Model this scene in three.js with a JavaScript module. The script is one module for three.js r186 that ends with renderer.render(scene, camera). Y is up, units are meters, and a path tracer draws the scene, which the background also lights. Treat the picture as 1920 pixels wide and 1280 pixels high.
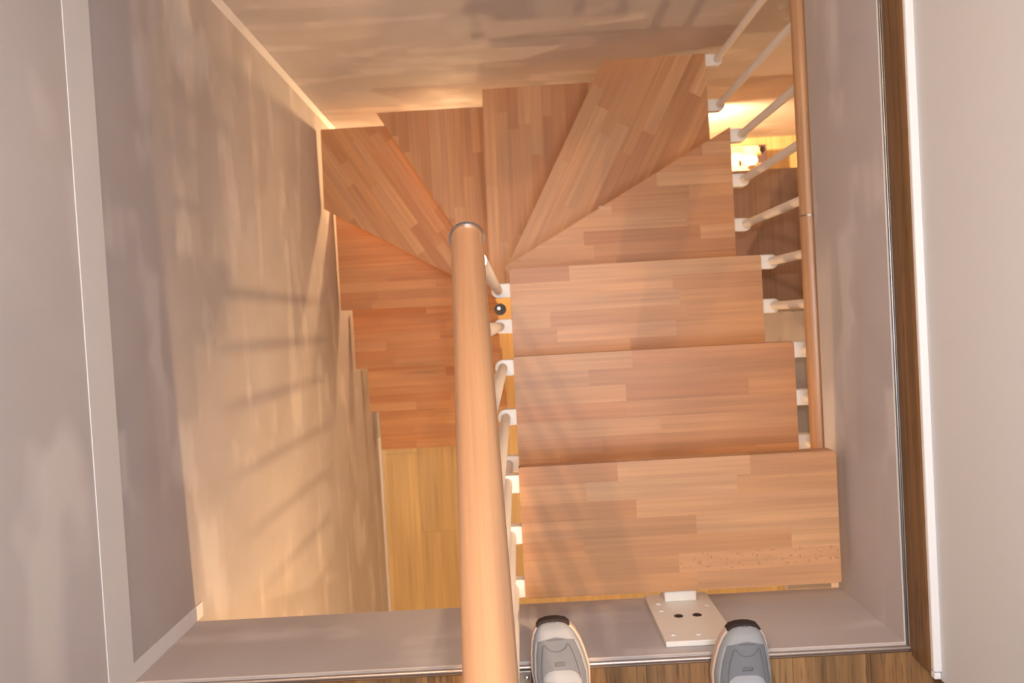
import * as THREE from 'three';
import { RectAreaLightUniformsLib } from 'three/addons/lights/RectAreaLightUniformsLib.js';
import { RoundedBoxGeometry } from 'three/addons/geometries/RoundedBoxGeometry.js';
import { mergeGeometries } from 'three/addons/utils/BufferGeometryUtils.js';

// ------------------------------------------------------------------ camera, light, exposure
// y = 0 is the upper floor; the lower floor lies 13 risers below.
const scene = new THREE.Scene();
scene.background = new THREE.Color(0x000000);
const CAM_H = 1.55;
const camera = new THREE.PerspectiveCamera(47.06, 1.5, 0.05, 30);
camera.position.set(0, CAM_H, 0);
camera.up.set(0.0561, -0.025, -0.9981);
camera.lookAt(-0.0093, CAM_H - 0.9997, 0.0246);
camera.focus = 0.95;
camera.userData.fStop = 8;
const renderer = new THREE.WebGLRenderer({ antialias: true });
renderer.toneMapping = THREE.LinearToneMapping;
renderer.toneMappingExposure = 0.92;
renderer.shadowMap.enabled = true;
const TUNGSTEN = new THREE.Color(1.0, 0.6, 0.29), NEUTRAL = new THREE.Color(0.85, 0.96, 1.1), SOFT = new THREE.Color(1.0, 0.68, 0.4);
const LAMP = { flash: 2.2, ceiling: 31, sconce: 5.2, stair: 10, under: 3.6, hall: 6.4, room: 12, panel: 22 };  // room and panel are added fill; the others light from out of view
// the camera's own flash: 10 cm above the lens (towards the stairs), slightly to the right
const flash = new THREE.SpotLight(new THREE.Color(0.88, 0.95, 1.0), LAMP.flash, 0, 1.0, 0.55);
flash.position.set(0.032, CAM_H, -0.1);
flash.target.position.set(0.032, 0, -0.06);
flash.castShadow = true; flash.shadow.radius = 0.5;
scene.add(flash, flash.target);
RectAreaLightUniformsLib.init();

// ------------------------------------------------------------------ measures
const R = 0.2374;                       // riser
const H = 13 * R;                       // storey height
const SLAB = 0.319;                     // slab thickness
const FZ = 0.678, RX = 0.731;           // edges of the stair opening
const BZ = -1.0;                        // back wall
const lx = (y) => -0.8105 + 0.0155 * Math.min(y, 0);   // the left wall is slightly out of plumb
const ROOM = { x1: 3.2, z1: 3.0, top: 2.55 };

// ------------------------------------------------------------------ helpers
let seed = 7;
const rnd = () => { seed = (seed * 1664525 + 1013904223) >>> 0; return seed / 4294967296; };
const rr = (a, b) => a + (b - a) * rnd();
const used = {};
function numbered(n) { const k = used[n] = (used[n] ?? -1) + 1; return k ? n + '_' + String(k).padStart(3, '0') : n; }
function mesh(name, geo, m, parent) {
  const o = new THREE.Mesh(geo, m); o.name = name; o.castShadow = o.receiveShadow = true;
  (parent ?? scene).add(o); return o;
}
function struct(name, geo, m) { const o = mesh(name, geo, m); o.userData.kind = 'structure'; return o; }
function tag(o, label, category, group) { o.userData.label = label; o.userData.category = category; if (group) o.userData.group = group; return o; }
function thing(name, base, label, category, group) {
  const g = new THREE.Group(); g.name = numbered(name); g.position.set(...base); scene.add(g); g.userData.base = base;
  return tag(g, label, category, group);
}
// part given in world coordinates under a thing whose base is not the origin
function part(name, geo, m, t) { const o = mesh(name, geo, m, t); const b = t.userData.base; if (b) o.position.set(-b[0], -b[1], -b[2]); return o; }
function box(x0, x1, y0, y1, z0, z1, r = 0) {
  const g = r ? new RoundedBoxGeometry(x1 - x0, y1 - y0, z1 - z0, 2, r) : new THREE.BoxGeometry(x1 - x0, y1 - y0, z1 - z0);
  g.translate((x0 + x1) / 2, (y0 + y1) / 2, (z0 + z1) / 2);
  return boxUV(g);
}
// uv in metres from the dominant normal
function boxUV(g) {
  const p = g.attributes.position, n = g.attributes.normal, uv = g.attributes.uv;
  for (let i = 0; i < p.count; i++) {
    const ax = Math.abs(n.getX(i)), ay = Math.abs(n.getY(i)), az = Math.abs(n.getZ(i));
    if (ay >= ax && ay >= az) uv.setXY(i, p.getZ(i), p.getX(i));
    else if (ax >= az) uv.setXY(i, p.getZ(i), p.getY(i));
    else uv.setXY(i, p.getX(i), p.getY(i));
  }
  return g;
}
const V = (x, y, z) => new THREE.Vector3(x, y, z);
function rod(a, b, r, seg = 20) {
  const A = V(...a), B = V(...b), d = B.clone().sub(A), g = new THREE.CylinderGeometry(r, r, d.length(), seg);
  g.applyQuaternion(new THREE.Quaternion().setFromUnitVectors(V(0, 1, 0), d.clone().normalize()));
  g.translate((A.x + B.x) / 2, (A.y + B.y) / 2, (A.z + B.z) / 2); return g;
}
const lathe = (pts, seg = 32) => new THREE.LatheGeometry(pts.map(([x, y]) => new THREE.Vector2(x, y)), seg);

// ------------------------------------------------------------------ textures
const hash = (x, y, s) => { let h = Math.imul(x, 374761393) ^ Math.imul(y, 668265263) ^ Math.imul(s, 2147483647 ^ 0x5bd1e995); h = Math.imul(h ^ (h >>> 13), 1274126177); return ((h ^ (h >>> 16)) >>> 0) / 4294967296; };
function vnoise(x, y, px, py, s) {      // periodic value noise
  const xi = Math.floor(x), yi = Math.floor(y), fx = x - xi, fy = y - yi, sx = fx * fx * (3 - 2 * fx), sy = fy * fy * (3 - 2 * fy);
  const m = (a, p) => ((a % p) + p) % p;
  const a = hash(m(xi, px), m(yi, py), s), b = hash(m(xi + 1, px), m(yi, py), s), c = hash(m(xi, px), m(yi + 1, py), s), d = hash(m(xi + 1, px), m(yi + 1, py), s);
  return (a + (b - a) * sx) * (1 - sy) + (c + (d - c) * sx) * sy;
}
function fbm(u, v, fx, fy, oct, s) { let t = 0, a = 0.5, n = 0; for (let i = 0; i < oct; i++) { t += a * vnoise(u * fx, v * fy, fx, fy, s + i); n += a; a *= 0.5; fx *= 2; fy *= 2; } return t / n; }
function tex(w, h, fn, srgb = true) {
  const d = new Uint8Array(w * h * 4);
  for (let j = 0; j < h; j++) for (let i = 0; i < w; i++) {
    const c = fn(i / w, j / h), k = (j * w + i) * 4;
    d[k] = Math.max(0, Math.min(255, c[0])); d[k + 1] = Math.max(0, Math.min(255, c[1])); d[k + 2] = Math.max(0, Math.min(255, c[2])); d[k + 3] = 255;
  }
  const t = new THREE.DataTexture(d, w, h); t.wrapS = t.wrapT = THREE.RepeatWrapping; t.magFilter = THREE.LinearFilter; t.minFilter = THREE.LinearMipmapLinearFilter; t.generateMipmaps = true;
  if (srgb) t.colorSpace = THREE.SRGBColorSpace; t.needsUpdate = true; return t;
}
const rep = (t, x, y) => { const c = t.clone(); c.repeat.set(x, y); c.needsUpdate = true; return c; };
// beech: fine streaks along u with short dark pore dashes
const beech = tex(1024, 512, (u, v) => {
  const a = fbm(u, v, 3, 60, 3, 11), b = fbm(u, v, 2, 9, 2, 23), f = vnoise(u * 90, v * 190, 90, 190, 31);
  const fleck = f > 0.88 ? (f - 0.88) * 110 : 0;
  const k = 236 + (a - 0.5) * 34 + (b - 0.5) * 26;
  return [k - fleck * 0.7, k - fleck, k - fleck * 1.1 - (b - 0.5) * 8];
});
const beechFleck = tex(1024, 256, (u, v) => {
  const a = fbm(u, v, 4, 40, 3, 51), f = vnoise(u * 130, v * 48, 130, 48, 57);
  const k = 238 + (a - 0.5) * 26 - (f > 0.8 ? (f - 0.8) * 230 : 0);
  return [k, k * 0.985, k * 0.96];
});
const oak = tex(1024, 512, (u, v) => {
  const w = (fbm(u, v, 3, 4, 2, 71) - 0.5) * 0.06;
  const a = fbm(u, v + w, 2, 46, 3, 61), b = fbm(u, v + w, 2, 12, 2, 67), f = fbm(u, v, 20, 150, 2, 73);
  const k = 214 + (a - 0.5) * 90 + (b - 0.5) * 60 - (f > 0.62 ? (f - 0.62) * 220 : 0);
  return [k, k * 0.99 - 1, k * 0.955];
});
// decorative plaster: soft clouds with a pearly trowel pattern
const plasterTex = tex(1024, 1024, (u, v) => {
  const a = fbm(u, v, 5, 4, 4, 101), b = fbm(u, v, 14, 11, 3, 111), c = fbm(u + (b - 0.5) * 0.1, v, 7, 18, 3, 121);
  const k = 232 + (a - 0.5) * 14 + (b - 0.5) * 16 + (c > 0.56 ? (c - 0.56) * 120 : 0), t = (fbm(u, v, 6, 5, 4, 131) - 0.5) * 20;
  return [k + 2, k - t * 0.45 - 1, k - t];
});
const plasterRough = tex(512, 512, (u, v) => { const c = fbm(u, v, 9, 14, 4, 141); const k = 205 + (c - 0.5) * 90; return [k, k, k]; }, false);
const paintBump = tex(512, 512, (u, v) => { const k = 128 + (fbm(u, v, 60, 60, 3, 151) - 0.5) * 120; return [k, k, k]; }, false);
const weave = tex(256, 256, (u, v) => { const s = Math.sin((u + v) * Math.PI * 2 * 24), c = Math.sin((u - v) * Math.PI * 2 * 24); const k = 205 + 34 * s * c + 16 * s; return [k, k, k + 2]; });
const weaveBump = tex(256, 256, (u, v) => { const s = Math.sin((u + v) * Math.PI * 2 * 24), c = Math.sin((u - v) * Math.PI * 2 * 24); const k = 128 + 70 * s * c; return [k, k, k]; }, false);
// the print on the lid of the box downstairs: pale rounded shapes, dark bits
const printTex = tex(128, 128, (u, v) => {
  let c = [232, 200, 186];
  const e = (x, y, a, b, col) => { if (((u - x) / a) ** 2 + ((v - y) / b) ** 2 < 1) c = col; };
  e(0.95, 0.5, 0.2, 0.7, [88, 70, 74]); e(0.2, 0.85, 0.3, 0.12, [226, 150, 140]); e(0.55, 0.83, 0.14, 0.14, [244, 214, 196]); e(0.8, 0.8, 0.1, 0.12, [238, 196, 180]);
  e(0.9, 0.83, 0.07, 0.13, [30, 20, 18]); e(0.82, 0.66, 0.05, 0.05, [150, 140, 40]); e(0.2, 0.5, 0.18, 0.26, [250, 240, 214]);
  e(0.3, 0.35, 0.04, 0.12, [70, 52, 44]); e(0.57, 0.45, 0.2, 0.2, [255, 255, 255]); e(0.62, 0.17, 0.13, 0.1, [96, 78, 64]); e(0.8, 0.25, 0.1, 0.1, [150, 116, 100]);
  return c;
});

// ------------------------------------------------------------------ materials
const M = (o) => new THREE.MeshStandardMaterial(o);
const plaster = M({ color: 0xc8c4c3, map: rep(plasterTex, 0.55, 0.55), roughnessMap: rep(plasterRough, 0.7, 0.7), roughness: 1, bumpMap: rep(paintBump, 2, 2), bumpScale: 0.0006 });
const smoothWall = M({ color: 0xdcd8d5, map: rep(plasterTex, 0.35, 0.3), roughness: 0.75, bumpMap: rep(paintBump, 3, 3), bumpScale: 0.0003 });
const paleWall = M({ color: 0xd4d6d9, roughness: 0.8, bumpMap: rep(paintBump, 3, 3), bumpScale: 0.0003 });
const whitePaint = M({ color: 0xe4e3e4, roughness: 0.6 });
const ceilingPaint = M({ color: 0xdcd8d2, roughness: 0.9 });
const whiteSteel = M({ color: 0xe6e1da, roughness: 0.38 });
const chrome = M({ color: 0xc9c9cc, roughness: 0.2, metalness: 1 });
const steel = M({ color: 0x8d8a86, roughness: 0.35, metalness: 1 });
const profileMat = M({ color: 0xb9aca4, roughness: 0.4, metalness: 0.85 });
const zinc = M({ color: 0xe4e7ea, roughness: 0.45, metalness: 0.15 });
const beadMat = M({ color: 0xc2b5ac, roughness: 0.6 });
const darkSteel = M({ color: 0x4a4038, roughness: 0.5, metalness: 0.8 });
const beechRail = M({ color: 0xbe8f68, map: rep(beech, 1.6, 4), roughness: 0.34 });
const tones = [0xcf9a6c, 0xcb9568, 0xd3a074, 0xc79063, 0xd5a478, 0xcd986b, 0xc58c60];
const staveMats = tones.map((c) => M({ color: c, map: rep(beech, 1.3, 2.6), roughness: 0.42 }));
const staveFleck = M({ color: 0xd9a67c, map: rep(beechFleck, 2, 4), roughness: 0.42 });
const plankMats = [0xa8835a, 0x9c774f, 0xb08c62, 0xa17c56].map((c) => M({ color: c, map: rep(oak, 0.9, 2.2), roughness: 0.5 }));
const lowPlankMats = [0xe0c593, 0xdcc08e, 0xe3ca9a].map((c) => M({ color: c, map: rep(beech, 1.1, 2.2), roughness: 0.45 }));
const baseWood = M({ color: 0x9a7550, map: rep(oak, 0.8, 3), roughness: 0.5 });
const brownWood = M({ color: 0xc4a493, map: rep(beech, 0.8, 2), roughness: 0.45 });
const greyLam = M({ color: 0xb4b2b8, roughness: 0.8, map: rep(weave, 8, 8) });
const concrete = M({ color: 0xb9b0a6, roughness: 0.9 });

// ------------------------------------------------------------------ the setting
// left wall: one leaning sheet through both storeys, 12 cm thick
function leaning(y0, y1, z0, z1, offset, thick) {
  const g = new THREE.BoxGeometry(thick, y1 - y0, z1 - z0, 1, 1, 1); g.translate(0, (y0 + y1) / 2, (z0 + z1) / 2); boxUV(g);
  const p = g.attributes.position;
  for (let i = 0; i < p.count; i++) p.setX(i, lx(p.getY(i)) + offset + (p.getX(i) > 0 ? 0 : -thick));
  return g;
}
struct('wall_left', leaning(-H, 0, BZ, ROOM.z1, 0, 0.14), plaster);
struct('wall_left_upper', box(-0.95, -0.8105, 0, ROOM.top, BZ, ROOM.z1), smoothWall);
struct('baseboard_left', box(-0.8105, -0.8085, 0, 0.0926, BZ, ROOM.z1), whitePaint);
struct('trim_1', leaning(-0.355, 0, FZ - 0.036, FZ - 0.0005, 0.002, 0.002), whitePaint);
struct('trim_2', leaning(-H + 0.07, 0, BZ + 0.001, BZ + 0.037, 0.002, 0.002), whitePaint);
struct('baseboard_left_lower', leaning(-H, -H + 0.06, BZ, ROOM.z1, 0.011, 0.011), whitePaint);
struct('wall_back', box(-0.95, 1.02, -H, ROOM.top, BZ - 0.14, BZ), plaster);
struct('wall_back_smooth', box(1.02, ROOM.x1 + 0.14, -H, ROOM.top, BZ - 0.14, BZ), smoothWall);
struct('wall_right', box(ROOM.x1, ROOM.x1 + 0.14, -H, ROOM.top, BZ, ROOM.z1), paleWall);
struct('wall_front', box(-1.0, ROOM.x1 + 0.14, -H, ROOM.top, ROOM.z1, ROOM.z1 + 0.14), paleWall);
struct('ceiling_upper', box(-1.0, ROOM.x1 + 0.14, ROOM.top, ROOM.top + 0.14, BZ - 0.14, ROOM.z1 + 0.14), ceilingPaint);
// the slab between the storeys (L-shaped round the stair opening)
struct('ceiling', box(-0.8155, RX, -SLAB, 0, FZ, ROOM.z1), plaster);
struct('ceiling_side', box(RX, ROOM.x1, -0.365, 0, BZ, ROOM.z1), plaster);
// parapet wall along the right of the opening, with wooden baseboard and a white painted top joint
struct('wall_parapet', box(0.755, 0.86, 0, 1.2, BZ, 0.718, 0.004), paleWall);
{
  const b = struct('baseboard_right', box(0.741, 0.755, 0.002, 0.08, BZ, 0.702), baseWood);
  mesh('joint', box(0.7405, 0.757, 0.08, 0.093, BZ, 0.7, 0.004), whitePaint, b);
  struct('trim_3', box(0.741, 0.7545, 0.078, 0.0925, 0.7005, 0.713, 0.003), whitePaint);
}
// edge beads and metal profile at the slab edge
struct('trim_4', rod([-0.809, -0.0015, FZ + 0.002], [RX + 0.003, -0.0015, FZ + 0.002], 0.0024, 10), beadMat);
struct('trim_5', rod([RX + 0.002, -0.0015, FZ], [RX + 0.002, -0.0015, BZ], 0.0018, 10), beadMat);
struct('trim_6', mergeGeometries([rod([-0.808, 0.002, 0.689], [0.74, 0.002, 0.689], 0.005, 12), box(-0.808, 0.74, 0, 0.003, 0.689, 0.70).toNonIndexed()].map((g) => g.index ? g.toNonIndexed() : g)), profileMat);
struct('trim_7', rod([0.737, 0.001, 0.7], [0.737, 0.001, BZ], 0.0028, 10), steel);
// floors of single planks, grain along z
function planks(owner, mats, x0, x1, z0, z1, y, w, len) {
  let row = 0;
  for (let x = x0; x < x1 - 0.005; x += w, row++) {
    let z = z0, first = true;
    while (z < z1 - 0.01) {
      let e = z + (first ? len * (0.35 + ((row * 0.37) % 0.65)) : len); first = false; if (e > z1 - 0.08) e = z1;
      const xe = Math.min(x + w, x1), g = box(x + 0.0004, xe - 0.0004, y - 0.008, y, z + 0.0004, e - 0.0004);
      const uv = g.attributes.uv, du = rnd(), dv = rnd(); for (let i = 0; i < uv.count; i++) uv.setXY(i, uv.getX(i) + du, uv.getY(i) + dv);
      mesh('plank', g, mats[Math.floor(rnd() * mats.length)], owner); z = e;
    }
  }
}
{
  const f = struct('floor', box(-1.0, ROOM.x1 + 0.14, -H - 0.15, -H - 0.008, BZ - 0.14, ROOM.z1 + 0.14), concrete);
  planks(f, lowPlankMats, -0.856, ROOM.x1, BZ, ROOM.z1, -H, 0.21, 1.29);
  const u = struct('floor_upper', box(-0.8, 0.74, 0.0, 0.0008, 0.695, 0.70), concrete);
  planks(u, plankMats, -0.80, 0.86, 0.695, ROOM.z1, 0.0088, 0.145, 1.2);
  planks(u, plankMats, 0.862, ROOM.x1, BZ, ROOM.z1, 0.0088, 0.21, 1.2);
}
// plastered pier under the slab at the right of the stairs
struct('wall_pier', box(0.802, 1.0, -H, -0.365, 0.012, 0.118, 0.004), plaster);

// ------------------------------------------------------------------ staircase
const stair = thing('staircase', [0.34, -H, 0.2], 'half-turn beech staircase with open treads on a white steel spine', 'staircase');
const X0 = -0.0184, W = 0.725, Z1 = 0.3332, D = 0.3044, G = 0.2429, TT = 0.04;
const clip = (poly, nx, nz, d) => {     // keep n.p <= d
  const out = [];
  for (let i = 0; i < poly.length; i++) {
    const a = poly[i], b = poly[(i + 1) % poly.length], da = a[0] * nx + a[1] * nz - d, db = b[0] * nx + b[1] * nz - d;
    if (da <= 0) out.push(a);
    if ((da < 0 && db > 0) || (da > 0 && db < 0)) { const t = da / (da - db); out.push([a[0] + (b[0] - a[0]) * t, a[1] + (b[1] - a[1]) * t]); }
  }
  return out;
};
function prism(poly, y0, y1, gu, gv, du, dv) {   // convex polygon in (x, z)
  let A = 0; for (let i = 0; i < poly.length; i++) { const a = poly[i], b = poly[(i + 1) % poly.length]; A += a[0] * b[1] - b[0] * a[1]; }
  if (A > 0) poly = poly.slice().reverse();      // clockwise in (x, z) faces up
  const P = [], U = [], tri = (a, b, c, ua, ub, uc) => { P.push(...a, ...b, ...c); U.push(...ua, ...ub, ...uc); };
  const uvp = ([x, z]) => [x * gu[0] + z * gu[1] + du, x * gv[0] + z * gv[1] + dv];
  for (let i = 1; i < poly.length - 1; i++) {
    const a = poly[0], b = poly[i], c = poly[i + 1];
    tri([a[0], y1, a[1]], [b[0], y1, b[1]], [c[0], y1, c[1]], uvp(a), uvp(b), uvp(c));
    tri([a[0], y0, a[1]], [c[0], y0, c[1]], [b[0], y0, b[1]], uvp(a), uvp(c), uvp(b));
  }
  for (let i = 0; i < poly.length; i++) {
    const a = poly[i], b = poly[(i + 1) % poly.length], ua = uvp(a), ub = uvp(b), la = [ua[0], ua[1] + 0.04], lb = [ub[0], ub[1] + 0.04];
    tri([a[0], y1, a[1]], [a[0], y0, a[1]], [b[0], y0, b[1]], ua, la, lb); tri([a[0], y1, a[1]], [b[0], y0, b[1]], [b[0], y1, b[1]], ua, lb, ub);
  }
  const g = new THREE.BufferGeometry(); g.setAttribute('position', new THREE.Float32BufferAttribute(P, 3)); g.setAttribute('uv', new THREE.Float32BufferAttribute(U, 2)); g.computeVertexNormals(); return g;
}
function rounded(poly, r) {
  const out = [], n = poly.length;
  for (let i = 0; i < n; i++) {
    const p = poly[i], a = poly[(i + n - 1) % n], b = poly[(i + 1) % n];
    const ua = [a[0] - p[0], a[1] - p[1]], ub = [b[0] - p[0], b[1] - p[1]], la = Math.hypot(...ua), lb = Math.hypot(...ub);
    const s = [p[0] + ua[0] / la * r, p[1] + ua[1] / la * r], e = [p[0] + ub[0] / lb * r, p[1] + ub[1] / lb * r];
    for (const t of [0, 0.33, 0.67, 1]) out.push([(1 - t) ** 2 * s[0] + 2 * t * (1 - t) * p[0] + t * t * e[0], (1 - t) ** 2 * s[1] + 2 * t * (1 - t) * p[1] + t * t * e[1]]);
  }
  return out;
}
function tread(n, poly, dir, opt = {}) {
  const y = -n * R, t = new THREE.Group(); t.name = 'tread'; const b = stair.userData.base; t.position.set(-b[0], -b[1], -b[2]); stair.add(t);
  const l = Math.hypot(...dir), gu = [dir[0] / l, dir[1] / l], gv = [-gu[1], gu[0]];
  const vs = poly.map((p) => p[0] * gv[0] + p[1] * gv[1]), us = poly.map((p) => p[0] * gu[0] + p[1] * gu[1]);
  const v0 = Math.min(...vs), v1 = Math.max(...vs), u0 = Math.min(...us), u1 = Math.max(...us);
  const rows = Math.max(3, Math.round((v1 - v0) / 0.0435)), w = (v1 - v0) / rows; let prev = -1;
  for (let i = 0; i < rows; i++) {
    let row = clip(clip(poly, gv[0], gv[1], v0 + (i + 1) * w), -gv[0], -gv[1], -(v0 + i * w)); if (row.length < 3) continue;
    const cuts = [u0]; let u = u0 + rr(0.1, 0.5); while (u < u1 - 0.09) { cuts.push(u); u += rr(0.28, 0.6); } cuts.push(u1);
    for (let k = 0; k < cuts.length - 1; k++) {
      const s = clip(clip(row, gu[0], gu[1], cuts[k + 1]), -gu[0], -gu[1], -cuts[k]);
      if (s.length < 3) continue;
      let area = 0; s.forEach((p, q) => { const e = s[(q + 1) % s.length]; area += p[0] * e[1] - e[0] * p[1]; }); if (Math.abs(area) < 1e-5) continue;
      let m; do { m = Math.floor(rnd() * staveMats.length); } while (m === prev); prev = m;
      const fleck = opt.fleck === i && k === (opt.fleckAt ?? 0);
      mesh('stave', prism(s, y - TT, y, gu, gv, rnd() * 3, rnd() * 3), fleck ? staveFleck : staveMats[m], t);
    }
  }
  return t;
}
const rect = (x0, x1, z0, z1) => rounded([[x0, z0], [x1, z0], [x1, z1], [x0, z1]], 0.007);
for (let n = 1; n <= 3; n++) { const z = Z1 - G * (n - 1); tread(n, rect(X0, X0 + W, z, z + D), [1, 0], n === 1 ? { fleck: 5, fleckAt: 1 } : {}); }
tread(4, [[-0.03, -0.178], [0.703, -0.577], [0.703, -0.10], [-0.03, -0.10]], [1, 0]);
tread(5, [[0.342, -0.884], [0.696, -0.889], [0.700, -0.5], [0.0, -0.13], [-0.034, -0.18]], [0.376, -0.704]);
tread(6, [[-0.087, -0.882], [0.40, -0.884], [0.02, -0.13], [-0.098, -0.13]], [0.02, -1]);
tread(7, [[-0.531, -0.882], [-0.02, -0.882], [-0.03, -0.13], [-0.085, -0.14]], [0.0, -1]);
tread(8, [[-0.817, -0.889], [-0.48, -0.889], [-0.07, -0.17], [-0.09, -0.108], [-0.824, -0.542]], [-0.45, -0.72]);
tread(9, [[-0.828, -0.615], [-0.10, -0.185], [-0.10, -0.092], [-0.830, -0.1]], [1, 0]);
tread(10, rect(-0.826, -0.10, -0.11, 0.192), [1, 0]);
tread(11, rect(-0.815, -0.095, 0.133, 0.436), [1, 0]);
tread(12, rect(-0.809, -0.09, 0.374, 0.678), [1, 0]);
// steel spine: one module under every tread, stepped, plus the plate on the slab
{
  const c = [[0.344, 0.49], [0.344, 0.243], [0.344, 0], [0.33, -0.26], [0.24, -0.42], [0.06, -0.5], [-0.14, -0.5], [-0.36, -0.43], [-0.44, -0.28], [-0.45, 0.04], [-0.45, 0.285], [-0.45, 0.526]];
  c.forEach(([x, z], i) => {
    const y = -(i + 1) * R - TT, q = c[Math.max(i - 1, 0)], a = i ? Math.atan2(q[0] - x, q[1] - z) : 0, run = i ? Math.hypot(q[0] - x, q[1] - z) : 0.07;
    const g1 = new RoundedBoxGeometry(0.09, 0.012, 0.2, 2, 0.004); g1.translate(0, -0.006, 0);
    const g2 = new RoundedBoxGeometry(0.085, i < 11 ? 0.27 : 0.15, 0.1, 2, 0.012); g2.translate(0, i < 11 ? -0.14 : -0.08, 0);
    const g3 = new RoundedBoxGeometry(0.075, 0.08, run, 2, 0.012); g3.translate(0, -0.055, run / 2);
    const g = mergeGeometries([g1, g2, g3]); g.rotateY(a); g.translate(x, y, z);
    part('spine_module', g, whiteSteel, stair);
  });
  part('spine_foot', mergeGeometries([box(-0.5, -0.4, -H, -12 * R - TT - 0.14, 0.48, 0.57, 0.01), box(-0.55, -0.35, -H, -H + 0.012, 0.44, 0.61, 0.004)]), whiteSteel, stair);
  const pl = part('mounting_plate', box(0.263, 0.41, -0.305, -0.028, FZ - 0.0125, FZ - 0.0005, 0.003), whiteSteel, stair);
  const disc = (x, y, r, t, m, nm) => { const g = lathe([[0, t], [r * 0.7, t], [r, 0], [r, -0.002], [0, -0.002]], 20); g.rotateX(-Math.PI / 2); g.translate(x, y, FZ - 0.0125); mesh(nm, g, m, pl); };
  for (const [x, y] of [[0.286, -0.240], [0.284, -0.196], [0.391, -0.216], [0.284, -0.062], [0.336, -0.058], [0.389, -0.064]]) disc(x, y, 0.0058, 0.002, zinc, 'screw');
  for (const [x, y] of [[0.316, -0.162], [0.357, -0.163]]) disc(x, y, 0.0105, 0.0015, darkSteel, 'bolt');
  part('bracket', mergeGeometries([box(0.302, 0.376, -0.40, -0.248, 0.641, FZ - 0.0125, 0.003), box(0.306, 0.372, -0.40, -0.2785, 0.56, 0.642, 0.003)]), whiteSteel, stair);
  // threaded rod with lock nuts under the inner end of tread three
  const nut = part('levelling_bolt', rod([-0.0536, -0.712, -0.0418], [-0.0536, -0.905, -0.0418], 0.005, 12), steel, stair);
  mesh('nut', mergeGeometries([rod([-0.0536, -0.86, -0.0418], [-0.0536, -0.875, -0.0418], 0.016, 24), rod([-0.0536, -0.88, -0.0418], [-0.0536, -0.897, -0.0418], 0.0185, 24)]), darkSteel, nut);
}

// ------------------------------------------------------------------ railings
function tubeWood(pts, r, m) {
  const path = new THREE.CurvePath(); for (let i = 0; i < pts.length - 1; i++) path.add(new THREE.LineCurve3(V(...pts[i]), V(...pts[i + 1])));
  const L = path.getLength(), g = new THREE.TubeGeometry(path, Math.max(2, Math.ceil(L / 0.03)), r, 36), uv = g.attributes.uv;
  for (let i = 0; i < uv.count; i++) uv.setXY(i, uv.getX(i) * L, uv.getY(i) * 2 * Math.PI * r);
  return g;
}
function cap(at, dir, r, t) { const d = V(...dir).normalize(), g = new THREE.CylinderGeometry(r, r, t, 40); g.applyQuaternion(new THREE.Quaternion().setFromUnitVectors(V(0, 1, 0), d)); g.translate(...at); return g; }
function railing(label) { const t = new THREE.Group(); t.name = 'railing'; t.userData.label = label; const b = stair.userData.base; t.position.set(-b[0], -b[1], -b[2]); stair.add(t); return t; }
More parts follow.
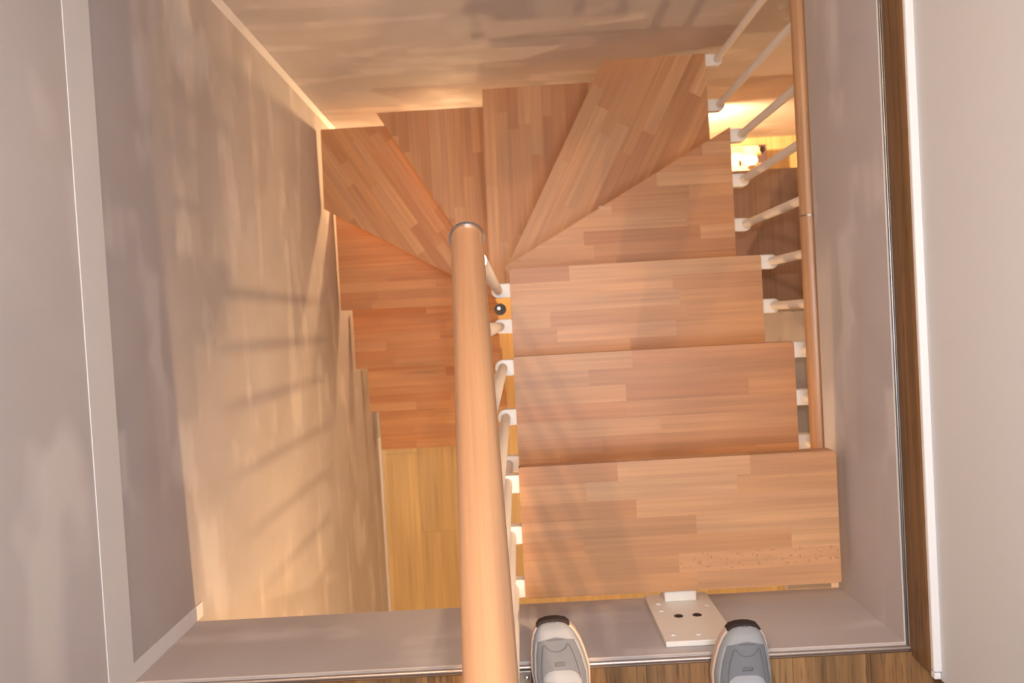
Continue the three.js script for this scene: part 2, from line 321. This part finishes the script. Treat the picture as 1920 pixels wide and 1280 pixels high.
// clamp: a small block from the tread's edge that ends round the baluster
function clampGeo(xe, xb, y, z) {
  const s = Math.sign(xb - xe), sh = new THREE.Shape(), h = 0.0185;
  sh.moveTo(xe - s * 0.0, -h); sh.lineTo(xb, -h); sh.absarc(xb, 0, h, s > 0 ? -Math.PI / 2 : Math.PI * 1.5, s > 0 ? Math.PI / 2 : Math.PI / 2, s < 0); sh.lineTo(xe, h); sh.closePath();
  const g = new THREE.ExtrudeGeometry(sh, { depth: 0.03, bevelEnabled: true, bevelSize: 0.002, bevelThickness: 0.002, bevelSegments: 2, curveSegments: 14 });
  g.rotateX(Math.PI / 2); g.translate(0, y - 0.004, z); return g;
}
{
  // inner railing
  const t = railing('sloping beech handrail with white balusters along the inner edge');
  const a = [-0.069, 0.386, -0.128], b = [-0.040, 0.898, 0.302], e1 = [-0.036, 0.98, 0.371], e2 = [-0.035, 1.0, 0.40], e3 = [-0.034, 1.006, 0.44], e4 = [-0.032, 1.008, 0.78];
  const RR = 0.0238;
  part('handrail', tubeWood([a, b, e1, e2, e3, e4], RR, beechRail), beechRail, t);
  const dir = [a[0] - b[0], a[1] - b[1], a[2] - b[2]];
  mesh('end_cap', mergeGeometries([cap(a, dir, RR + 0.0032, 0.006)]), chrome, t);
  mesh('end_cap', cap(e4, [0, 0, 1], RR + 0.0032, 0.006), chrome, t);
  const railY = (z) => { const P = [a, b, e1, e2, e3, e4]; for (let i = 0; i < 5; i++) if (z <= P[i + 1][2]) { const k = (z - P[i][2]) / (P[i + 1][2] - P[i][2]); return P[i][1] + k * (P[i + 1][1] - P[i][1]); } return 1.0; };
  const list = [[3, -0.092], [3, 0.011], [2, 0.117], [2, 0.246], [2, 0.368], [1, 0.49], [1, 0.614]];
  const bx = (n) => ({ 3: -0.052, 2: -0.046, 1: -0.044 })[n];
  for (const [n, z] of list) {
    const y = -n * R; part('baluster', rod([bx(n), y - 0.03, z], [bx(n), railY(z) - 0.018, z], 0.012), whiteSteel, t);
    mesh('clamp', clampGeo(X0, bx(n), y, z), whiteSteel, t);
    if (z === 0.368) mesh('clamp', clampGeo(X0, bx(n), -R, z + 0.004), whiteSteel, t);
  }
  part('newel', rod([-0.036, 0.01, 0.735], [-0.036, 0.99, 0.735], 0.0135), whiteSteel, t);
  mesh('base_flange', box(-0.058, -0.012, 0.0092, 0.016, 0.69, 0.78, 0.002), steel, t);
  mesh('screw', (() => { const g = new THREE.SphereGeometry(0.0048, 16, 10); g.scale(1, 0.7, 1); g.translate(-0.022, 0.0175, 0.703); return g; })(), chrome, t);
}
{
  // outer railing, level under the slab
  const t = railing('level beech handrail with white balusters below the right slab edge');
  const y = -0.402, r = 0.0225;
  part('handrail', tubeWood([[0.7335, y, 0.52], [0.7335, y, -0.2195]], r, beechRail), beechRail, t);
  part('handrail', tubeWood([[0.7335, y, -0.2225], [0.7335, y, -0.995]], r, beechRail), beechRail, t);
  part('joint_ring', cap([0.7335, y, -0.221], [0, 0, 1], r - 0.0005, 0.005), steel, t);
  for (const [n, z] of [[2, 0.112], [2, 0.236], [2, 0.353], [3, -0.132], [3, -0.005], [4, -0.551], [4, -0.409], [4, -0.268], [5, -0.866], [5, -0.711]]) {
    const ty = -n * R, xe = n < 4 ? X0 + W : n === 4 ? 0.703 : 0.698, xb = 0.7365;
    part('baluster', rod([xb, ty - 0.03, z], [xb, y - 0.012, z], 0.0118), whiteSteel, t);
    mesh('clamp', clampGeo(xe, xb, ty, z), whiteSteel, t);
  }
}

// ------------------------------------------------------------------ sneakers at the slab edge
const shoeMat = M({ color: 0x9ca1a9, map: rep(weave, 3, 3), bumpMap: rep(weaveBump, 3, 3), bumpScale: 0.0006, roughness: 0.9 });
const shoeOver = M({ color: 0x9b9fa5, roughness: 0.7 });
const shoePale = M({ color: 0xa2a6ae, roughness: 0.75 });
const shoeSeam = M({ color: 0x6f7277, roughness: 0.9 });
const midsoleMat = M({ color: 0xcbb4a6, roughness: 0.7 });
const toeRubber = M({ color: 0x2c211f, roughness: 0.8 });
const tabMat = M({ color: 0x6c6e72, roughness: 0.8 });
const laceMat = M({ color: 0xb4b6a8, roughness: 0.9 });
const lerpTab = (tab, t) => { for (let i = 0; i < tab.length - 1; i++) if (t <= tab[i + 1][0]) { const k = (t - tab[i][0]) / (tab[i + 1][0] - tab[i][0]); return tab[i][1] + (tab[i + 1][1] - tab[i][1]) * (k * k * (3 - 2 * k) * 0.35 + k * 0.65); } return tab[tab.length - 1][1]; };
const SW = [[0, 0], [0.004, 0.012], [0.015, 0.0225], [0.04, 0.0312], [0.08, 0.0385], [0.14, 0.0448], [0.22, 0.0498], [0.32, 0.0535], [0.45, 0.0505], [0.6, 0.044], [0.75, 0.0415], [0.88, 0.0385], [0.96, 0.027], [0.99, 0.015], [1, 0]];
const SH = [[0, 0.030], [0.04, 0.045], [0.12, 0.056], [0.25, 0.063], [0.34, 0.074], [0.45, 0.092], [0.56, 0.104], [0.7, 0.1], [0.85, 0.1], [0.95, 0.104], [1, 0.09]];
const SL = 0.292, SOLE = 0.024;
function shoePoint(t, s, off, side) {         // t toe -> heel, s 0..1 across, off = outwards
  const w = lerpTab(SW, t) + off * 0.6, h = lerpTab(SH, t), a = Math.PI * (1 - s), c = Math.cos(a), q = Math.sin(a);
  const x = Math.sign(c) * Math.abs(c) ** 0.8 * w, y = SOLE - 0.004 + (h - SOLE + 0.004 + off) * Math.abs(q) ** 0.72;
  const bend = side * 0.010 * Math.sin(Math.PI * Math.min(1, t * 1.1)) - side * 0.004;      // banana shape of the last
  return [x + bend, y, t * SL];
}
function shoePatch(f, nu, nv, off, side, thick = true) {   // f(u, v) -> [t, s]
  const P = [], U = [], I = [];
  for (let i = 0; i <= nu; i++) for (let j = 0; j <= nv; j++) {
    const edge = i === 0 || j === 0 || i === nu || j === nv, [t, s] = f(i / nu, j / nv);
    const p = shoePoint(Math.min(1, Math.max(0, t)), Math.min(1, Math.max(0, s)), thick && edge ? -0.0006 : off, side); P.push(...p); U.push(p[2] * 10, s * 1.2);
  }
  for (let i = 0; i < nu; i++) for (let j = 0; j < nv; j++) { const a = i * (nv + 1) + j; I.push(a, a + nv + 1, a + 1, a + 1, a + nv + 1, a + nv + 2); }
  const g = new THREE.BufferGeometry(); g.setAttribute('position', new THREE.Float32BufferAttribute(P, 3)); g.setAttribute('uv', new THREE.Float32BufferAttribute(U, 2)); g.setIndex(I); g.computeVertexNormals(); return g;
}
function outline(k, add, side, t0 = 0, t1 = 1) {
  const L = [], Rr = []; for (let i = 0; i <= 60; i++) { const t = t0 + (t1 - t0) * (i / 60) ** 1.6, p = shoePoint(t, 0, 0, side), q = shoePoint(t, 1, 0, side), c = (p[0] + q[0]) / 2, w = (q[0] - p[0]) / 2 * k + add * Math.min(1, Math.sqrt(t / 0.02)); const zz = t * SL - add * Math.sqrt(Math.max(0, 1 - (t / 0.03) ** 2)); L.push([c - w, zz]); if (i) Rr.push([c + w, zz]); }
  return L.concat(Rr.reverse());
}
function slabFrom(pts, y0, y1, bev) {
  const sh = new THREE.Shape(pts.map(([x, z]) => new THREE.Vector2(x, z))), g = new THREE.ExtrudeGeometry(sh, { depth: y1 - y0 - 2 * bev, bevelEnabled: true, bevelSize: bev, bevelThickness: bev, bevelSegments: 3, curveSegments: 4 });
  g.rotateX(Math.PI / 2); g.translate(0, y1 - bev, 0); return g;
}
function sneaker(x, z, turn, side, label) {
  const t = thing('sneaker', [x, 0.009, z], label, 'shoe', 'pair of grey sneakers at the slab edge'); delete t.userData.base; t.rotation.y = turn;
  mesh('midsole', slabFrom(outline(1.0, 0.0012, side), 0.006, 0.0265, 0.003), midsoleMat, t);
  mesh('outsole', slabFrom(outline(0.97, 0.0005, side), 0, 0.0065, 0.001), toeRubber, t);
  mesh('toe_bumper', slabFrom(outline(1.0, 0.0032, side, 0, 0.03), 0.006, 0.0275, 0.002), toeRubber, t);
  mesh('upper', shoePatch((u, v) => [u ** 1.5, v], 60, 40, 0, side, false), shoeMat, t);
  mesh('toe_overlay', shoePatch((u, v) => { const s = v; const q = Math.abs(2 * s - 1); return [u * (0.075 + 0.05 * q) + 0.004, s]; }, 10, 40, 0.0016, side), shoeOver, t);
  for (const m of [0, 1]) mesh('side_overlay', shoePatch((u, v) => { const tt = 0.1 + u * 0.62, top = 0.2 - 0.06 * Math.sin(u * Math.PI) + 0.07 * u; return [tt, m ? 1 - v * top : v * top]; }, 30, 8, 0.0017, side), shoeOver, t);
  // stitched seam lines over the vamp
  const seam = (f) => { const pts = []; for (let i = 0; i <= 24; i++) { const [tt, s] = f(i / 24); pts.push(V(...shoePoint(tt, s, 0.0014, side))); } return new THREE.TubeGeometry(new THREE.CatmullRomCurve3(pts), 40, 0.0009, 6); };
  mesh('seam', mergeGeometries([seam((k) => [0.16 - 0.045 * (2 * k - 1) ** 2, 0.36 + 0.28 * k]), seam((k) => [0.09 + 0.0 * k, 0.4 + 0.2 * k]), seam((k) => [0.12 + 0.24 * k, 0.34 - 0.1 * k + 0.06 * k * k]), seam((k) => [0.12 + 0.24 * k, 0.66 + 0.1 * k - 0.06 * k * k])]), shoeSeam, t);
  // lighter eyestay: a U round the tongue
  mesh('eyestay', shoePatch((u, v) => { const s = 0.27 + 0.46 * v, q = Math.abs(2 * v - 1); return [0.272 + 0.07 * q * q * q + u * 0.3, s]; }, 16, 26, 0.0028, side), shoePale, t);
  mesh('tongue', shoePatch((u, v) => { const s = 0.40 + 0.2 * v, q = Math.abs(2 * v - 1); return [0.335 + 0.03 * q * q + u * 0.25, s]; }, 12, 12, 0.0042, side), shoeMat, t);
  mesh('lace_tab', shoePatch((u, v) => [0.222 + u * 0.03, 0.455 + 0.1 * v], 5, 5, 0.0026, side), tabMat, t);
  for (let k = 0; k < 4; k++) {
    const pts = []; for (let i = 0; i <= 10; i++) { const q = i / 10; pts.push(V(...shoePoint(0.345 + 0.05 * k + 0.02 * (q - 0.5) * (k % 2 ? -1 : 1), 0.35 + 0.3 * q, 0.0065, side))); }
    mesh('lace', new THREE.TubeGeometry(new THREE.CatmullRomCurve3(pts), 20, 0.0022, 8), laceMat, t);
  }
  mesh('collar_lining', shoePatch((u, v) => [0.62 + u * 0.33, 0.3 + 0.4 * v], 10, 10, 0.002, side), tabMat, t);
  return t;
}
sneaker(0.037, 0.586, 0.03, 1, 'grey mesh sneaker toe nearest the sloping handrail');
sneaker(0.402, 0.614, -0.01, -1, 'grey mesh sneaker toe overlapping the white mounting plate');

// ------------------------------------------------------------------ lower room: cabinet, wardrobe, box
{
  const t = thing('cabinet', [1.2, -H, -0.27], 'brown wooden cabinet whose flat top shows between the right balusters', 'cabinet');
  part('body', box(0.86, 1.62, -H + 0.06, -1.625, -0.535, -0.005), brownWood, t);
  part('top', box(0.845, 1.64, -1.625, -1.6, -0.552, 0.005, 0.003), brownWood, t);
  part('plinth', box(0.88, 1.6, -H, -H + 0.06, -0.51, -0.03), brownWood, t);
  for (const x of [0.865, 1.243]) { const d = part('door', box(x, x + 0.372, -H + 0.07, -1.635, -0.555, -0.536, 0.003), brownWood, t); mesh('knob', (() => { const g = new THREE.SphereGeometry(0.013, 16, 12); g.translate(x < 1 ? x + 0.34 : x + 0.03, -2.3, -0.567); return g; })(), steel, d); }
}
{
  const t = thing('wardrobe', [1.15, -H, 0.45], 'grey tall wardrobe top beside the lowest right baluster clamps', 'wardrobe');
  part('body', box(0.79, 1.5, -H + 0.05, -0.875, 0.14, 0.86), greyLam, t);
  part('top', box(0.78, 1.51, -0.875, -0.85, 0.13, 0.87, 0.003), greyLam, t);
  part('plinth', box(0.81, 1.48, -H, -H + 0.05, 0.16, 0.84), greyLam, t);
  for (const z of [0.145, 0.503]) { const d = part('door', box(1.5, 1.518, -H + 0.06, -0.885, z, z + 0.352, 0.003), greyLam, t); mesh('handle', rod([1.535, -2.1, z < 0.3 ? z + 0.32 : z + 0.03], [1.535, -1.9, z < 0.3 ? z + 0.32 : z + 0.03], 0.006), steel, d); }
}
{
  const t = thing('storage_box', [1.34, -H, -0.85], 'small box with a printed photo lid by the bright wall downstairs', 'box');
  const cardboard = M({ color: 0xd9c3ae, roughness: 0.8 }), pr = M({ map: printTex, roughness: 0.5 }), edge = M({ color: 0x6b4a34, roughness: 0.7 });
  part('body', box(1.235, 1.445, -H, -2.93, -0.915, -0.768, 0.003), cardboard, t);
  const lid = part('lid', box(1.23, 1.45, -2.955, -2.9, -0.92, -0.763, 0.003), edge, t);
  const g = new THREE.PlaneGeometry(0.212, 0.149); g.rotateX(-Math.PI / 2); g.translate(1.34, -2.8994, -0.8415); mesh('print', g, pr, lid);
}

// ------------------------------------------------------------------ lamps out of view, and added fill
function lampLight(x, y, z, power, rad, color = TUNGSTEN) { const l = new THREE.PointLight(color, power); l.position.set(x, y, z); l.castShadow = true; l.shadow.radius = rad; scene.add(l); return l; }
const glow = M({ color: 0xfff2dc, emissive: TUNGSTEN, emissiveIntensity: 3, roughness: 0.4 });
function bulbGeo(r, x, y, z) { const g = lathe([[0, -r], [r * 0.5, -r * 0.87], [r * 0.87, -r * 0.5], [r, 0], [r * 0.9, r * 0.42], [r * 0.6, r * 0.9], [r * 0.42, r * 1.4], [r * 0.42, r * 1.7]], 28); g.translate(x, y, z); return g; }
{
  // unseen pendant: throws baluster shadows, its cone shade keeps the upper left wall dark
  const x = 1.37, y = 2.4, z = -0.02, t = thing('unseen_pendant_lamp', [x, ROOM.top, z], 'unseen cone shaded pendant lamp over the upper floor beyond the parapet', 'lamp');
  const at = (g) => { g.translate(x, y, z); return g; };
  part('rose', (() => { const g = lathe([[0, -0.02], [0.03, -0.02], [0.05, -0.006], [0.05, 0]]); g.translate(x, ROOM.top, z); return g; })(), whiteSteel, t);
  part('cord', rod([x, y + 0.05, z], [x, ROOM.top - 0.015, z], 0.003), whiteSteel, t);
  part('shade', at(lathe([[0.014, 0.055], [0.03, 0.05], [0.13, -0.085], [0.127, -0.085], [0.028, 0.045], [0.014, 0.05]], 48)), whiteSteel, t);
  part('bulb', at(bulbGeo(0.026, 0, -0.01, 0)), glow, t);
  const l = new THREE.SpotLight(TUNGSTEN, LAMP.ceiling, 0, 0.665, 0.12); l.position.set(x, y - 0.04, z); l.target.position.set(x, -3, z); l.castShadow = true; l.shadow.radius = 1.5; scene.add(l, l.target);
}
function sconce(base, n, label, power, rad, color) {     // n = direction out of the wall
  const t = thing('unseen_wall_lamp', base, label, 'lamp'), [x, y, z] = base, at = [x + n[0] * 0.075, y + 0.01, z + n[2] * 0.075];
  const pg = lathe([[0, 0.014], [0.035, 0.014], [0.045, 0.006], [0.045, 0]]); pg.applyQuaternion(new THREE.Quaternion().setFromUnitVectors(V(0, 1, 0), V(...n))); pg.translate(x, y - 0.05, z);
  part('wall_plate', pg, chrome, t);
  part('arm', rod([x, y - 0.05, z], [at[0], y - 0.05, at[2]], 0.007), chrome, t);
  part('socket', rod([at[0], y - 0.06, at[2]], [at[0], y - 0.032, at[2]], 0.016), chrome, t);
  const b = bulbGeo(0.026, 0, 0, 0); b.rotateX(Math.PI); b.translate(...at); part('bulb', b, glow, t);
  lampLight(...at, power, rad, color); return t;
}
sconce([-0.52, 2.0, BZ], [0, 0, 1], 'unseen warm wall lamp high on the back wall above the winders', LAMP.sconce, 1.2, SOFT);  // out of view, placed to cast the baluster stripes on the treads
{
  // unseen reading lamp, shade turned off the stairs to light box and back wall
  const x = 0.82, y = -2.3, z = BZ, t = thing('unseen_wall_lamp', [x, y, z], 'unseen shaded wall lamp on the back wall lighting the printed box downstairs', 'lamp');
  const q = new THREE.Quaternion().setFromUnitVectors(V(0, -1, 0), V(0.62, -0.75, -0.12).normalize());
  const pg = lathe([[0, 0.014], [0.035, 0.014], [0.045, 0.006], [0.045, 0]]); pg.rotateX(Math.PI / 2); pg.translate(x, y, z); part('wall_plate', pg, chrome, t);
  part('arm', rod([x, y, z], [x, y, z + 0.1], 0.007), chrome, t);
  const sh = lathe([[0.012, 0.035], [0.03, 0.03], [0.075, -0.06], [0.073, -0.06], [0.028, 0.026], [0.012, 0.03]]); sh.applyQuaternion(q); sh.translate(x, y, z + 0.1); part('shade', sh, darkSteel, t);
  const b = bulbGeo(0.022, 0, -0.02, 0); b.applyQuaternion(q); b.translate(x, y, z + 0.1); part('bulb', b, glow, t);
  const d = V(0, -0.045, 0).applyQuaternion(q), l = new THREE.SpotLight(TUNGSTEN, LAMP.stair, 0, 1.15, 0.5); l.position.set(x + d.x, y + d.y, z + 0.1 + d.z); l.target.position.set(x + d.x * 20, y + d.y * 20, z + 0.1 + d.z * 20); l.castShadow = true; l.shadow.radius = 1; scene.add(l, l.target);
}
sconce([-0.3, -2.6, BZ], [0, 0, 1], 'unseen low wall lamp on the back wall beneath the lowest winder tread', LAMP.under, 1.5);  // out of view, gives the glow along the back wall and winders
function underLamp(x, z, label, power) {
  const y = -SLAB, t = thing('unseen_ceiling_lamp', [x, y, z], label, 'lamp');
  part('rim', (() => { const g = lathe([[0.1, 0], [0.1, -0.012], [0.092, -0.016], [0.084, -0.012], [0.084, 0]]); g.translate(x, y, z); return g; })(), whiteSteel, t);
  part('dome', (() => { const g = lathe([[0, -0.03], [0.03, -0.028], [0.06, -0.021], [0.084, -0.008]]); g.translate(x, y, z); return g; })(), glow, t);
  lampLight(x, y - 0.045, z, power, 1.5);
}
underLamp(0.0, 1.5, 'unseen flush warm dome lamp under the upper floor near the foot of the stairs', LAMP.hall);  // out of view, lights the lower floor and the lower left wall
underLamp(2.3, 1.5, 'added warm fill lamp on the lower ceiling behind the grey wardrobe', LAMP.room);  // added as warm fill for the lower storey
{
  const x = 0.38, z = 0.2, y = ROOM.top, t = thing('added_fill_panel', [x, y, z], 'added square fill panel on the ceiling above the stairwell', 'lamp');  // panel added as soft neutral fill for the whole stairwell
  part('frame', box(x - 0.32, x + 0.32, y - 0.03, y, z - 0.32, z + 0.32, 0.006), whiteSteel, t);
  part('diffuser', box(x - 0.3, x + 0.3, y - 0.034, y - 0.0302, z - 0.3, z + 0.3), M({ color: 0xffffff, emissive: NEUTRAL, emissiveIntensity: 1.5, roughness: 0.6 }), t);
  const l = new THREE.RectAreaLight(NEUTRAL, LAMP.panel, 0.6, 0.6); l.position.set(x, y - 0.036, z); l.lookAt(x, -5, z); scene.add(l);
}

renderer.render(scene, camera);
